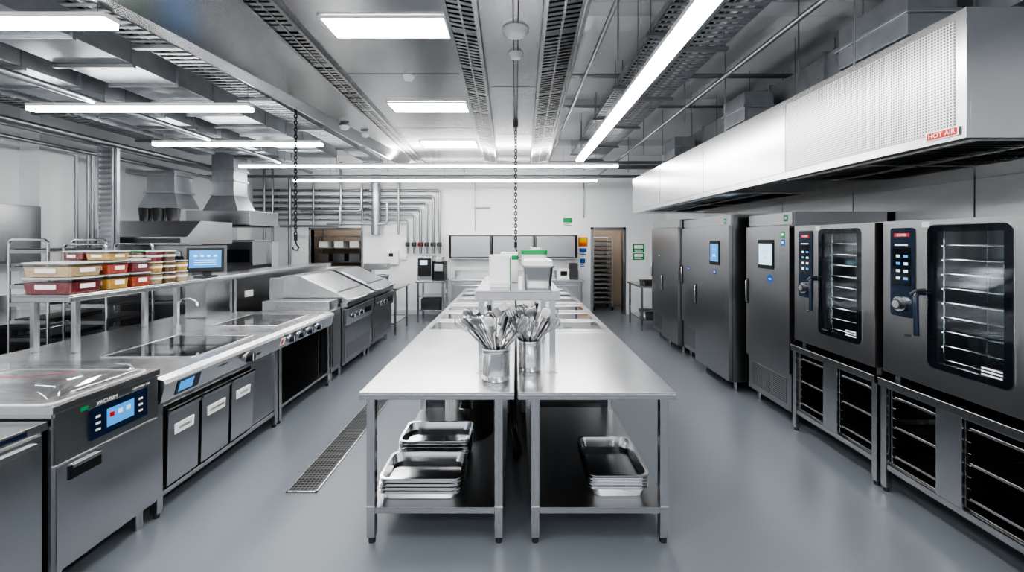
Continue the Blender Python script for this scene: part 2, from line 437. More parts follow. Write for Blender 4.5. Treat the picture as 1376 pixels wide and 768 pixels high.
def linear_light(x0, x1, y0, y1, z=3.0, zt=ZC, rods=None):
    b = B('linear_pendant_light')
    b.box(x0, x1, y0, y1, z, z+.035, LAMP); b.box(x0-.004, x1+.004, y0-.004, y1+.004, z+.035, z+.065, WHITE)
    if rods: ps = [(r, (y0+y1)/2) for r in rods]
    elif x1-x0 > y1-y0: ps = [(x0+.15, (y0+y1)/2), (x1-.15, (y0+y1)/2)]
    else: ps = [((x0+x1)/2, y0+.2), ((x0+x1)/2, y1-.2), ((x0+x1)/2, (y0+y1)/2)]
    for px, py in ps: b.cyl((px,py,z+.065), (px,py,zt), .003, PIPE, 6)
    b.done()
linear_light(-4.6, -2.51, 3.84, 3.92, rods=(-3.9,-2.54))
linear_light(-4.7, -2.53, 5.29, 5.37, rods=(-3.9,-2.55))
linear_light(-4.5, -2.32, 2.31, 2.39, rods=(-3.9,-2.40))
linear_light(-4.5, -2.32, .7, .78, rods=(-3.9,-2.40))
linear_light(-4.65, -2.0, 6.87, 6.95, rods=(-3.9,-2.2)); linear_light(-1.98, 1.72, 6.87, 6.95, rods=(1.1,1.35,))
linear_light(-4.65, 1.7, 8.56, 8.64, rods=(-3.9,-1.5,1.0))
linear_light(.945, 1.055, .3, 6.4)
# unseen fill lights added behind the camera to brighten the kitchen from the front
for yy in (-1.0, -2.2): linear_light(-4.5, -2.3, yy, yy+.1); linear_light(-1.5, .7, yy, yy+.1)
linear_light(1.2, 3.2, -1.6, -1.5)

def detector(x, y, r, z=ZV):
    b = B('smoke_detector')
    b.lathe(x, y, [(r, z), (r, z-.012), (r*.8, z-.02), (r*.75, z-.035), (r*.35, z-.045), (.004, z-.046)], WHITE, n=24); b.done()
detector(0, 2.77, .09); detector(0, 3.12, .055); detector(-.93, 3.55, .05); detector(-2.05, 4.9, .06, 3.14); detector(-1.95, 5.3, .05, 3.15)

# ------------------------------------------------------------------ services at ceiling
def rect_duct(name, x0, x1, y0, y1, z0, z1, step=.9, m=GALV):
    b = B(name, .004)
    b.box(x0, x1, y0, y1, z0, z1, m)
    y = y0
    while y <= y1+.01:
        b.box(x0-.025, x1+.025, y-.012, y+.012, z0-.025, z1+.025, m)
        y += step
    for k in range(int((y1-y0)/step)):
        yy = y0+(k+.5)*step
        for xx in (x0, x1): b.cyl((xx, yy, z0-.03), (xx, yy, ZC), .005, PIPE, 6)
        b.box(x0-.03, x1+.03, yy-.015, yy+.015, z0-.035, z0-.005, PIPE)
    b.done()
rect_duct('ventilation_duct', -3.75, -3.15, .2, 7.2, 3.22, 3.62)
rect_duct('ventilation_duct', -4.75, -4.05, .2, 7.5, 3.2, 3.65)
rect_duct('ventilation_duct', 2.8, 3.2, .5, 7.6, 3.10, 3.45, .8)

def cable_tray(x0, x1, y0, y1, z):
    b = B('cable_tray')
    b.box(x0, x0+.006, y0, y1, z, z+.07, GALV); b.box(x1-.006, x1, y0, y1, z, z+.07, GALV)
    y = y0
    while y < y1: b.box(x0, x1, y, y+.03, z, z+.008, GALV); y += .07
    for k in range(4): b.cyl((x0+.05+k*.045, y0, z+.025), (x0+.05+k*.045, y1, z+.025), .013, (BLACK, PIPE, WHITE, PIPE)[k], 8)
    y = y0+.4
    while y < y1:
        for x in (x0-.01, x1+.01): b.cyl((x, y, z-.03), (x, y, ZC), .005, PIPE, 6)
        b.box(x0-.04, x1+.04, y-.02, y+.02, z-.03, z-.002, PIPE); y += 1.2
    b.done()
cable_tray(1.42, 1.72, .6, 8.3, 3.38)
cable_tray(1.13, 1.36, .6, 8.3, 3.5)
cable_tray(-2.95, -2.65, .4, 8.2, 3.3)
cable_tray(-5.15, -4.85, .4, 6.6, 3.15)

b = B('ceiling_pipework')
for x, z, r in ((-2.47,3.45,.025), (-3.95,3.08,.03), (-5.35,3.05,.035), (-5.55,3.05,.03), (-5.75,2.95,.025), (1.95,3.3,.02), (2.1,3.42,.02), (.75,3.55,.02)):
    b.cyl((x,.3,z), (x,7.9 if x < 0 else 9.7,z), r, PIPE if r != .03 else GALV, 10)
for y, z, xa, xb, r in ((3.0,3.62,.6,3.5,.02), (4.6,3.62,.6,3.5,.025), (5.6,3.6,.6,3.5,.02), (7.8,3.25,.6,3.5,.03), (8.0,3.2,-6.2,3.5,.04), (8.2,3.05,-6.2,2.9,.03)):
    b.cyl((xa,y,z), (xb,y,z), r, PIPE, 10)
for x, y in ((.75,3.0),(1.2,4.6),(1.9,4.6),(2.4,5.6),(1.1,5.6),(2.35,3.4),(2.0,6.4),(1.3,7.8),(2.2,8.0),(-2.5,8.0),(-3.5,8.0),(-1,8.0)):
    b.cyl((x,y,3.1), (x,y,ZC), .006, PIPE, 6)
b.done()

def chain(name, x, y, z1, z0):
    b = B(name)
    b.box(x-.03, x+.03, y-.03, y+.03, z1-.05, z1, DARKM)
    z = z1-.05; k = 0
    while z > z0+.1:
        pts = []
        for i in range(8):
            a = 2*math.pi*i/8; u = .015*math.cos(a); w = .026*math.sin(a)
            pts.append((x+u, y, z-.02+w) if k % 2 else (x, y+u, z-.02+w))
        b.tube(pts, .006, BLACK, 5, closed=True); z -= .038; k += 1
    b.cyl((x,y,z+.01), (x,y,z-.06), .018, BLACK, 10)
    b.tube([(x,y,z-.06),(x+.01,y,z-.10),(x+.035,y,z-.13),(x+.02,y,z-.165),(x-.02,y,z-.16),(x-.035,y,z-.13)], .008, BLACK, 6)
    b.done()
chain('hoist_chain', 0, 5.0, 3.2, 1.66)
chain('hoist_chain', -2.42, 4.5, 3.78, 1.74)

# ------------------------------------------------------------------ extraction canopy right
b = B('extraction_canopy', .003)
hx, hy0, hy1, hb, ht = 2.07, 1.88, 7.25, 2.25, 2.85
b.box(hx, hx+.02, hy0, hy1, hb, ht, STEEL)
b.box(hx+.02, XR-.03, hy0, hy0+.02, hb, ht, STEEL); b.box(hx+.02, XR-.03, hy1-.02, hy1, hb, ht, STEEL)
b.box(hx+.02, XR-.03, hy0+.02, hy1-.02, ht-.02, ht, STEEL)
b.box(hx+.02, 2.16, hy0+.02, hy1-.02, hb, hb+.02, STEEL)
b.box(2.93, XR-.03, hy0+.02, hy1-.02, hb+.005, hb+.025, STEEL)
b.box(2.16, 2.93, hy0+.02, hy1-.02, hb+.05, hb+.06, DARKM)
fb = ((1.93, 3.25), (4.15, 5.5), (5.6, 6.8))
for ya, yb in ((3.25, 4.15), (5.5, 5.6), (6.8, 7.22), (1.905, 1.93)): b.box(2.16, 2.93, ya, yb, hb+.002, hb+.02, STEEL)
for ya, yb in ((1.93, 3.12), (3.14, 4.5), (4.52, 5.85), (5.87, 7.2)):
    b.box(hx-.006, hx, ya, yb, hb+.05, ht-.04, PERF if ya == 1.93 else STEEL)
for ya, yb in fb:
    y = ya+.005
    while y < yb-.04:
        b.hexa([(2.17,y,hb-.002),(2.92,y,hb-.002),(2.92,y+.036,hb+.030),(2.17,y+.036,hb+.030),
                (2.17,y,hb+.002),(2.92,y,hb+.002),(2.92,y+.036,hb+.034),(2.17,y+.036,hb+.034)], CHROME)
        y += .052
    b.box(2.15, 2.175, ya, yb, hb-.006, hb+.03, STEEL); b.box(2.915, 2.94, ya, yb, hb-.006, hb+.03, STEEL)
    b.box(2.53, 2.56, ya, yb, hb-.006, hb+.01, STEEL); b.box(2.17, 2.92, (ya+yb)/2-.012, (ya+yb)/2+.012, hb-.006, hb+.01, STEEL)
b.box(hx-.008, hx-.006, 1.905, 2.06, hb+.02, hb+.062, LABEL); b.box(hx-.0085, hx-.008, 1.912, 2.053, hb+.024, hb+.058, RED)
b.text('HOT AIR', .032, (hx-.0092, 1.983, hb+.041), '-x', LABEL)
for yy in (2.6, 4.2, 6.0): b.cyl((2.15,yy,ht), (2.15,yy,ZC), .006, PIPE, 6)
b.done()
b = B('canopy_duct_riser', .004)
for ya, yb in ((2.5, 3.1), (4.3, 4.8), (6.2, 6.7)):
    b.hexa([(2.3,ya,2.851),(2.72,ya,2.851),(2.72,yb,2.851),(2.3,yb,2.851),(2.45,ya+.05,3.05),(2.72,ya+.05,3.05),(2.72,yb-.05,3.05),(2.45,yb-.05,3.05)], GALV)
    b.box(2.42, 2.73, ya+.03, yb-.03, 3.05, 3.35, GALV); b.box(2.40, 2.74, ya+.01, yb-.01, 3.18, 3.21, GALV); b.box(2.28,2.74,ya-.02,yb+.02,2.851,2.88,GALV)
b.done()

# ------------------------------------------------------------------ combi ovens
XF = 2.63
def combi_oven(y0, y1):
    b = B('combi_oven', .004)
    z0, z1 = .845, 1.91
    yc = y1-.29
    for px in (XF+.06, XF+.7):
        for py in (y0+.06, y1-.06): b.cyl((px,py,.80), (px,py,z0), .022, DARKM)
    b.box(XF, XF+.85, yc, y1, z0, z1, DSTEEL)
    b.box(XF+.04, XF+.85, y0, yc, z1-.05, z1, DSTEEL); b.box(XF+.04, XF+.85, y0, yc, z0, z0+.08, DSTEEL)
    b.box(XF+.04, XF+.85, y0, y0+.04, z0+.08, z1-.05, STEEL); b.box(XF+.80, XF+.85, y0+.04, yc, z0+.08, z1-.05, STEEL)
    b.box(XF+.76, XF+.80, yc-.36, yc-.06, z0+.2, z1-.2, CHROME)
    b.tube(circ((XF+.755, yc-.21, 1.4), .11, 20, 'x'), .01, DARKM, 6, closed=True)
    dy0, dy1 = y0+.005, yc-.008
    wy0, wy1, wz0, wz1 = y0+.13, yc-.075, 1.0, 1.855
    X0, X1 = XF-.03, XF+.035
    b.box(X0, X1, dy0, wy0, z0+.01, z1-.005, DSTEEL); b.box(X0, X1, wy1, dy1, z0+.01, z1-.005, DSTEEL)
    b.box(X0, X1, wy0, wy1, wz1, z1-.005, DSTEEL); b.box(X0, X1, wy0, wy1, z0+.01, wz0, DSTEEL)
    c = (X0-.006, (wy0+wy1)/2, (wz0+wz1)/2); W, H = wy1-wy0, wz1-wz0
    b.rring('x', c, (W+.03, H+.03), (W-.05, H-.05), .04, .008, GLASSB)
    b.rring('x', (X0-.004, c[1], c[2]), (W+.042, H+.042), (W+.028, H+.028), .045, .004, CHROME)
    b.box(X0+.004, X0+.009, wy0+.002, wy1-.002, wz0+.002, wz1-.002, OGLASS)
    for sy in (y0+.05, yc-.012):
        for sx in (XF+.12, XF+.4, XF+.68): b.cyl((sx, sy, z0+.1), (sx, sy, z1-.07), .005, CHROME, 6)
    for k in range(9):
        z = 1.0+k*.092
        for sy in (y0+.055, yc-.02): b.box(XF+.1, XF+.7, sy-.008, sy+.008, z, z+.010, CHROME)
        b.cyl((XF+.12, y0+.05, z+.012), (XF+.12, yc-.02, z+.012), .005, CHROME, 6)
        b.cyl((XF+.66, y0+.05, z+.012), (XF+.66, yc-.02, z+.012), .004, CHROME, 6)
        if k % 2 == 0:
            for q in range(11): yy = y0+.08+q*(yc-y0-.14)/10; b.cyl((XF+.12, yy, z+.012), (XF+.66, yy, z+.012), .003, CHROME, 4)
        else: b.box(XF+.12, XF+.66, y0+.07, yc-.04, z+.012, z+.016, STEEL)
    b.box(XF+.05, XF+.062, y0+.045, y0+.06, z0+.2, z1-.12, LAMPO); b.box(XF+.05, XF+.062, yc-.02, yc-.005, z0+.2, z1-.12, LAMPO)
    for k in range(3): b.box(X0-.0075, X0-.006, wy0+.03, wy0+.13, wz0+.03+k*.018, wz0+.040+k*.018, LABEL)
    hy = yc-.035
    b.tube([(X0, hy, 1.44), (X0-.045, hy, 1.44), (X0-.055, hy, 1.42), (X0-.05, hy, 1.17)], .014, NAVY, 10)
    b.tube([(X0-.0, hy, 1.46), (X0-.05, hy, 1.455), (X0-.055, hy+.03, 1.43)], .012, DARKM, 8)
    py = y1-.15
    b.rring('x', (XF-.008, py, 1.56), (.17, .60), None, .02, .008, NAVY)
    b.rring('x', (XF-.0095, py, 1.60), (.13, .26), None, .01, .002, GLASSB)
    for r in range(4):
        for q in range(2): b.box(XF-.0105, XF-.0095, py-.045+q*.055, py-.015+q*.055, 1.51+r*.05, 1.528+r*.05, SCREENL if (r+q) % 3 else SCREEN)
    b.box(XF-.0105, XF-.0095, py-.045, py+.05, 1.74, 1.75, LABEL)
    b.cyl((XF-.008, py, 1.345), (XF-.03, py, 1.345), .05, CHROME, 28); b.cyl((XF-.03, py, 1.345), (XF-.05, py, 1.345), .034, DARKM, 24); b.cyl((XF-.05, py, 1.345), (XF-.053, py, 1.345), .026, CHROME, 24)
    b.box(XF-.0095, XF-.008, py-.055, py+.055, 1.80, 1.825, RED); b.text('COMBI', .022, (XF-.0105, py, 1.812), '-x', LABEL)
    b.box(XF-.0015, XF, py-.06, py-.01, 1.13, 1.15, CHROME)
    b.box(XF-.031, XF-.03, yc-.07, yc-.02, 1.86, 1.895, WHITE)
    b.done()
def oven_stand(y0, y1):
    b = B('oven_stand', .003)
    x0, x1 = XF-.02, XF+.80; w = .022; ym = (y0+y1)/2
    b.box(x0-.02, x1, y0, y1, .745, .80, STEEL)
    for px in (x0+w, x1-w):
        for py in (y0+w, y1-w): b.box(px-w, px+w, py-w, py+w, .03, .745, STEEL); b.cyl((px,py,0), (px,py,.03), .018, DARKM)
    for px in (x0+.006, x1-.035): b.box(px, px+.03, y0+.044, y1-.044, .16, .20, STEEL)
    for py in (y0+.006, y1-.036): b.box(x0+.044, x1-.044, py, py+.03, .16, .20, STEEL)
    b.box(x0+.04, x1-.02, y0+.02, y1-.02, .20, .21, DSTEEL)
    b.box(x0+.004, x0+.02, ym-.075, ym+.075, .20, .745, STEEL)
    b.box(x0+.02, x1-.02, ym-.06, ym-.05, .21, .74, STEEL); b.box(x0+.02, x1-.02, ym+.05, ym+.06, .21, .74, STEEL)
    b.box(x1-.05, x1-.04, y0+.044, y1-.044, .21, .745, DSTEEL)
    for a, c in ((y0+.05, ym-.065), (ym+.065, y1-.05)):
        for sy in (a, c-.008): b.box(x0+.03, x0+.05, sy, sy+.008, .21, .745, STEEL)
        for k in range(7):
            z = .26+k*.068
            for sy, e in ((a+.008, .03), (c-.038, .03)): b.box(x0+.03, x1-.06, sy, sy+e, z, z+.006, CHROME)
            if k % 3 == 0: b.box(x0+.035, x1-.08, a+.03, c-.03, z+.006, z+.012, STEEL); b.box(x0+.03, x0+.036, a+.03, c-.03, z+.004, z+.022, STEEL)
    b.done()
for ya, yb in ((2.02, 2.93), (2.96, 3.86)):
    combi_oven(ya, yb); oven_stand(ya, yb)
combi_oven(1.08, 1.99); oven_stand(1.08, 1.99)

# ------------------------------------------------------------------ refrigeration
def fridge(name, xf, y0, y1, zt, doors=1, display=None, grille=.0, lowdoor=False, scr=SCREEN, handle_near=False, stickers=()):
    b = B(name, .005)
    xb = XR-.06
    b.box(xf+.03, xb, y0, y1, .12, zt, DSTEEL)
    for px in (xf+.1, xb-.1):
        for py in (y0+.07, y1-.07): b.cyl((px,py,0), (px,py,.12), .022, STEEL)
    zb = .13
    if grille:
        b.box(xf+.005, xf+.03, y0+.01, y1-.01, .13, .13+grille, DSTEEL)
        b.box(xf+.002, xf+.005, y0+.08, y1-.08, .13+grille*.15, .13+grille*.85, PERFD)
        zb = .14+grille
    ztop = zt-.13
    b.box(xf+.008, xf+.03, y0+.008, y1-.008, ztop+.008, zt-.004, DSTEEL)
    W = (y1-y0)/doors
    for k in range(doors):
        a, c = y0+k*W+.006, y0+(k+1)*W-.006
        zsplit = [(zb, ztop)] if not lowdoor else [(zb, .95), (.962, ztop)]
        for za, zc in zsplit:
            b.box(xf-.02, xf+.026, a, c, za, zc, DSTEEL); b.box(xf+.026, xf+.03, a, c, za, zc, BLACK)
            hy = a+.035 if (handle_near or k == 1) else c-.035
            m_ = (za+zc)/2
            b.box(xf-.024, xf-.02, hy-.016, hy+.016, m_-.14, m_+.14, BLACK)
            b.tube([(xf-.02,hy,m_-.12), (xf-.045,hy,m_-.11), (xf-.045,hy,m_+.11), (xf-.02,hy,m_+.12)], .008, STEEL, 6)
    if display:
        cy, cz, w, h = display
        b.rring('x', (xf-.028, cy, cz), (w, h), None, .01, .008, BLACK)
        b.rring('x', (xf-.0295, cy, cz), (w-.04, h-.08), None, .005, .002, scr)
        b.box(xf-.031, xf-.0295, cy-.03, cy+.03, cz-.05, cz-.02, LABEL); b.box(xf-.031, xf-.0295, cy-.05, cy+.05, cz+.03, cz+.04, LABEL)
    for (sy, sz, r, m) in stickers:
        xx = xf-.02 if sz < ztop else xf+.008
        if r > .035: b.cyl((xx, sy, sz), (xx-.002, sy, sz), r, m, 20); b.box(xx-.003, xx-.002, sy-r*.5, sy+r*.5, sz-.006, sz+.006, LABEL)
        else: b.box(xx-.002, xx, sy-r, sy+r, sz-r, sz+r, m); b.box(xx-.003, xx-.002, sy-r*.6, sy+r*.6, sz-r*.3, sz+r*.5, LABEL)
    b.done()
    return b
fridge('blast_chiller', 2.63, 3.90, 4.64, 2.05, 1, (4.27, 1.63, .26, .30), .36, scr=SCREENL, stickers=((4.0,1.99,.03,GREEN),(4.0,1.83,.03,GREEN),(4.0,1.75,.03,BLUE),(4.2,1.38,.045,BLUE)))
fridge('upright_freezer', 2.50, 4.76, 5.66, 2.08, 1, (5.1, 1.62, .24, .3), 0, scr=SCREEN, stickers=((5.1,1.38,.03,BLUE),(4.9,2.0,.03,GREEN)))
fridge('upright_refrigerator', 2.60, 5.68, 6.36, 2.08, 1, None, .4, stickers=((6.1,1.35,.03,BLUE),))
fridge('upright_refrigerator', 2.55, 6.38, 7.08, 2.1, 1, None, 0)
fridge('upright_refrigerator', 2.58, 7.10, 7.70, 2.1, 1, None, .35, stickers=((7.3,1.5,.03,GREEN),))

# ------------------------------------------------------------------ left cooking suite
def knob(b, x, y, z, r=.028, m=BLACK):
    b.cyl((x, y, z), (x+.012, y, z), r*1.25, CHROME, 20); b.cyl((x+.012, y, z), (x+.04, y, z), r, m, 20); b.box(x+.04, x+.045, y-.004, y+.004, z-r*.9, z+r*.9, LABEL)
b = B('cooking_range_suite', .004)
prof = [(-3.95,.74), (-3.95,.90), (-2.29,.90), (-2.235,.885), (-2.225,.86), (-2.26,.735)]
b.prism(prof, 2.60, 3.94, TOP); b.prism(prof, 3.95, 5.02, TOP)
for ya, yb, xa, xb in ((3.08, 3.40, -3.1, -2.42), (3.42, 3.74, -3.1, -2.42), (4.17, 4.80, -3.1, -2.45)):
    b.box(xa, xb, ya, yb, .9005, .906, HOB)
for ya, yb, xa, xb in ((3.06, 3.76, -3.12, -2.40), (4.15, 4.82, -3.12, -2.43)):
    b.rring('z', ((xa+xb)/2, (ya+yb)/2, .9003), (xb-xa, yb-ya), (xb-xa-.04, yb-ya-.04), .02, .008, CHROME)
b.box(-3.9, -2.34, 2.63, 3.92, .14, .739, DSTEEL)
for py in (2.625, 3.90): b.box(-2.33, -2.28, py-.022, py+.022, .03, .74, STEEL); b.cyl((-2.305,py,0), (-2.305,py,.03), .018, DARKM)
for py in (2.7, 3.85): b.cyl((-3.7,py,0), (-3.7,py,.14), .025, DARKM)
b.box(-2.33, -2.285, 2.65, 3.88, .12, .155, STEEL); b.box(-2.34, -2.30, 2.65, 3.88, .69, .739, STEEL)
for a, c, lab in ((2.67, 2.93, 'UTENSILS'), (2.96, 3.24, 'CONTAINERS'), (3.27, 3.54, 'CLOTHS')):
    b.hexa([(-2.32,a,.17),(-2.275,a,.17),(-2.275,c,.17),(-2.32,c,.17),(-2.32,a,.66),(-2.262,a,.66),(-2.262,c,.66),(-2.32,c,.66)], STEEL)
    b.box(-2.31, -2.25, a, c, .655, .672, CHROME); b.box(-2.258, -2.25, a, c, .635, .672, CHROME)
    zc = .52
    b.hexa([(-2.272,a+.05,zc-.035),(-2.263,a+.05,zc-.035),(-2.263,c-.05,zc-.035),(-2.272,c-.05,zc-.035),(-2.272,a+.05,zc+.035),(-2.258,a+.05,zc+.035),(-2.258,c-.05,zc+.035),(-2.272,c-.05,zc+.035)], LABEL)
    b.text(lab, .024, (-2.2585, (a+c)/2, zc), '+x', BLACK)
b.box(-2.34, -2.30, 3.56, 3.88, .16, .69, DSTEEL)
def onpanel(z): return -2.225-(.86-z)*(.035/.125)
def pplate(a, c, za, zb, m, e=.004):
    b.hexa([(onpanel(za)-.002,a,za),(onpanel(za)+e,a,za),(onpanel(za)+e,c,za),(onpanel(za)-.002,c,za),(onpanel(zb)-.002,a,zb),(onpanel(zb)+e,a,zb),(onpanel(zb)+e,c,zb),(onpanel(zb)-.002,c,zb)], m)
pplate(2.70, 2.90, .755, .85, NAVY); pplate(2.72, 2.84, .77, .838, SCREEN, .006)
pplate(3.55, 3.6, .78, .80, DARKM); pplate(3.9, 3.97, .77, .84, LABEL); pplate(3.905, 3.935, .78, .83, RED, .006)
knob(b, -2.235, 3.42, .80, .036)
for y in (4.06, 4.24, 4.42, 4.62): knob(b, -2.235, y, .80, .03, NAVY)
b.text('THERMAL', .025, (-2.232, 3.12, .83), '+x', DARKM)
for py in (3.975, 5.0):
    for px in (-2.305, -3.85): b.box(px-.022, px+.022, py-.022, py+.022, .03, .74, STEEL); b.cyl((px,py,0), (px,py,.03), .018, DARKM)
b.box(-3.85, -2.29, 3.99, 4.98, .14, .17, STEEL); b.box(-3.1, -3.08, 3.99, 4.98, .17, .74, DARKM); b.box(-3.08,-2.4,3.985,3.995,.17,.74,DSTEEL); b.box(-3.08,-2.4,4.985,4.995,.17,.74,DSTEEL)
b.done()

def bratt_pan(y0, y1):
    b = B('tilting_bratt_pan', .005)
    b.box(-3.15, -2.25, y0, y1, .14, .90, DSTEEL)
    for px in (-3.05, -2.33):
        for py in (y0+.07, y1-.07): b.cyl((px,py,0), (px,py,.14), .025, STEEL)
    b.box(-2.25, -2.235, y0+.03, y1-.03, .18, .62, DSTEEL); b.box(-2.235, -2.232, y0+.1, y1-.1, .22, .40, PERFD)
    b.prism([(-2.25,.64), (-2.25,.89), (-2.19,.87), (-2.215,.65)], y0+.01, y1-.01, STEEL)
    for k in range(3): knob(b, -2.21, y0+.2+k*.16, .76, .026, NAVY)
    b.box(-2.206, -2.190, y1-.35, y1-.15, .72, .80, GLASSB)
    b.box(-3.13, -2.20, y0+.02, y1-.02, .90, .955, TOP)
    b.prism([(-2.2,.958), (-2.19,.985), (-2.30,1.05), (-2.82,1.30), (-2.92,1.315), (-3.08,1.30), (-3.12,.958)], y0+.04, y1-.04, TOP)
    b.prism([(-2.36,1.08), (-2.36,1.095), (-2.76,1.285), (-2.76,1.27)], y0+.12, y1-.12, STEEL)
    b.box(-3.2, -3.05, y0+.0, y0+.12, .9, 1.28, STEEL); b.box(-3.2, -3.05, y1-.12, y1, .9, 1.28, STEEL)
    b.tube([(-2.22,y0+.15,.99), (-2.14,y0+.15,.995), (-2.14,y1-.15,.995), (-2.22,y1-.15,.99)], .012, CHROME, 8)
    b.done()
b = B('deep_fryer', .004)
b.box(-3.15, -2.27, 5.04, 5.30, .14, .90, DSTEEL); b.box(-2.27, -2.255, 5.06, 5.28, .2, .86, PERFD)
for px in (-3.0, -2.35): b.cyl((px,5.17,0), (px,5.17,.14), .03, STEEL)
b.box(-3.13, -2.3, 5.05, 5.29, .90, 1.02, STEEL); b.done()
bratt_pan(5.32, 6.35); bratt_pan(6.38, 7.4)

b = B('pass_shelf', .004)
b.box(-3.82, -3.38, 3.10, 7.5, 1.345, 1.36, TOP)
b.box(-3.82, -3.38, 3.10, 3.115, 1.305, 1.345, STEEL); b.box(-3.395, -3.38, 3.115, 7.5, 1.305, 1.345, STEEL); b.box(-3.82, -3.805, 3.115, 7.5, 1.305, 1.345, STEEL)
for py in (3.2, 4.15):
    for px in (-3.44, -3.76): b.box(px-.02, px+.02, py-.02, py+.02, .902, 1.345, STEEL)
b.box(-3.76, -3.44, 5.04, 7.45, .0, 1.305, STEEL)
b.box(-3.72, -3.48, 4.6, 5.03, .902, 1.305, STEEL)
b.box(-3.44, -3.43, 5.2, 5.35, 1.05, 1.13, WHITE); b.box(-3.44, -3.43, 6.0, 6.15, 1.05, 1.13, WHITE)
b.done()
b = B('mixer_tap')
b.cyl((-3.3,4.0,.9), (-3.3,4.0,.96), .022, CHROME, 14)
b.tube([(-3.3,4.0,.96),(-3.3,4.0,1.16),(-3.27,4.0,1.2),(-3.2,4.0,1.21),(-3.12,4.0,1.18),(-3.11,4.0,1.13)], .011, CHROME, 8); b.done()

# food containers
foods = [noise_mat('food_%d' % i, c1, c2, .6, .7, 0., stretch=(1,1,1), cscale=70) for i, (c1, c2) in enumerate((
    ((.16,.01,.02),(.38,.06,.07)), ((.50,.05,.02),(.72,.18,.08)), ((.65,.36,.05),(.85,.56,.18)), ((.16,.07,.03),(.38,.21,.09)), ((.05,.20,.02),(.22,.42,.06)), ((.6,.44,.22),(.8,.66,.42))))]
LIDC = mat('lid_clear', (.75,.76,.74), .25, alpha=.75)
def food_box(name, cx, cy, z, w, d, h, food, lid=WHITE):
    b = B(name)
    def R(W, D, zz, r=.02): return [(cx+p[0], cy+p[1], zz) for p in rr2(W, D, r, 3)]
    b.loft([R(w*.90,d*.90,z), R(w*.97,d*.97,z+h*.86)], CLEAR)
    b.loft([R(w*.88,d*.88,z+.003), R(w*.94,d*.94,z+h*.66)], food)
    b.loft([R(w,d,z+h*.88), R(w,d,z+h*.96), R(w*.92,d*.92,z+h*.985)], lid)
    b.box(cx-w*.2, cx+w*.2, cy-d*.5+.0, cy-d*.5+.004, z+h*.3, z+h*.58, LABEL)
    b.box(cx+w*.478, cx+w*.484, cy-d*.22, cy+d*.22, z+h*.3, z+h*.58, LABEL)
    b.done()
yy = 3.26
FC = {(0,0):0, (0,1):5, (1,0):2, (1,1):1, (1,2):2, (2,0):1, (2,1):0, (2,2):3}
for col in range(3):
    z = 1.361
    for lv in range(2 if col != 1 else 3):
        h = .13 if lv == 0 else .115 if lv == 1 else .08
        food_box('food_container', -3.60 if col == 0 else -3.5, yy, z, .40 if col == 0 else .22, .26 if col == 0 else .19, h, foods[FC[(col,lv)]], LIDC)
        if col: food_box('food_container', -3.71, yy, z, .18, .19, h, foods[(col+lv+3) % 6], LIDC)
        z += h+.001
    yy += .25 if col == 0 else .215
def tub(cx, cy, z, r, h, food, lid):
    b = B('food_tub')
    b.lathe(cx, cy, [(r*.85,z),(r*.97,z+h*.88)], CLEAR, n=20); b.lathe(cx, cy, [(r*.82,z+.003),(r*.93,z+h*.78)], food, n=20)
    b.lathe(cx, cy, [(r,z+h*.89),(r,z+h*.97),(r*.9,z+h*.985)], lid, n=20)
    b.loft([circ((cx,cy,z+h*.4), r*.93, 24), circ((cx,cy,z+h*.6), r*.96, 24)], LABEL, cap=False, smooth=True)
    b.done()
k = 0
for cy in (3.93, 4.08, 4.23):
    for cx in (-3.47, -3.61, -3.74):
        z = 1.361
        for lv in range(3 if cx != -3.47 or cy < 4.1 else 2):
            tub(cx, cy, z, .066, .105, foods[(5,3,2,3,0,3)[(k+lv*2) % 6]], GREEN if (lv == 2 and k % 3 == 1) else LIDC); z += .106
        k += 1

b = B('order_terminal', .004)
RZ = Matrix.Rotation(math.radians(32), 4, 'Z')
M = Matrix.Translation((-3.5, 4.62, 1.555)) @ RZ @ Matrix.Rotation(math.radians(-14), 4, 'X')
b.obox(M, .34, .035, .27, BLACK)
b.obox(M @ Matrix.Translation((0,-.019,.005)), .29, .004, .20, SCREEN)
for q in range(4): b.obox(M @ Matrix.Translation((-.09+q*.06,-.0215,.04)), .03, .002, .02, SCREENL)
for q in range(3): b.obox(M @ Matrix.Translation((-.0,-.0215,-.01-q*.025)), .2, .002, .006, SCREENL)
b.obox(Matrix.Translation((-3.52, 4.67, 1.44)) @ RZ, .08, .05, .13, DARKM)
b.obox(Matrix.Translation((-3.52, 4.66, 1.368)) @ RZ, .22, .16, .012, DARKM)
b.done()

# vacuum packer
b = B('vacuum_packing_machine', .006)
vx = -2.27; y0, y1 = 2.0, 2.585
b.box(-3.15, vx, y0, y1, .13, .93, STEEL)
for px in (-3.05, vx-.06):
    for py in (y0+.07, y1-.06): b.cyl((px,py,0), (px,py,.13), .026, STEEL)
b.box(vx, vx+.018, y0+.01, y1-.01, .15, .66, STEEL)
b.box(vx, vx+.014, y0+.005, y1-.005, .672, .925, DSTEEL)
b.rring('x', (vx+.014, 2.33, .80), (.34, .17), None, .012, .008, NAVY)
b.box(vx+.022, vx+.024, 2.25, 2.41, .75, .85, SCREEN)
for q in range(3): b.box(vx+.022, vx+.025, 2.19, 2.215, .755+q*.035, .767+q*.035, LABEL); b.box(vx+.022, vx+.025, 2.44, 2.465, .755+q*.035, .767+q*.035, LABEL)
for q in range(3): b.box(vx+.024, vx+.026, 2.265+q*.048, 2.29+q*.048, .80, .825, (RED, LABEL, LABEL)[q])
b.box(vx+.018, vx+.024, y0+.06, y0+.22, .57, .64, BLACK); b.box(vx+.02, vx+.034, y0+.07, y0+.21, .625, .642, STEEL)
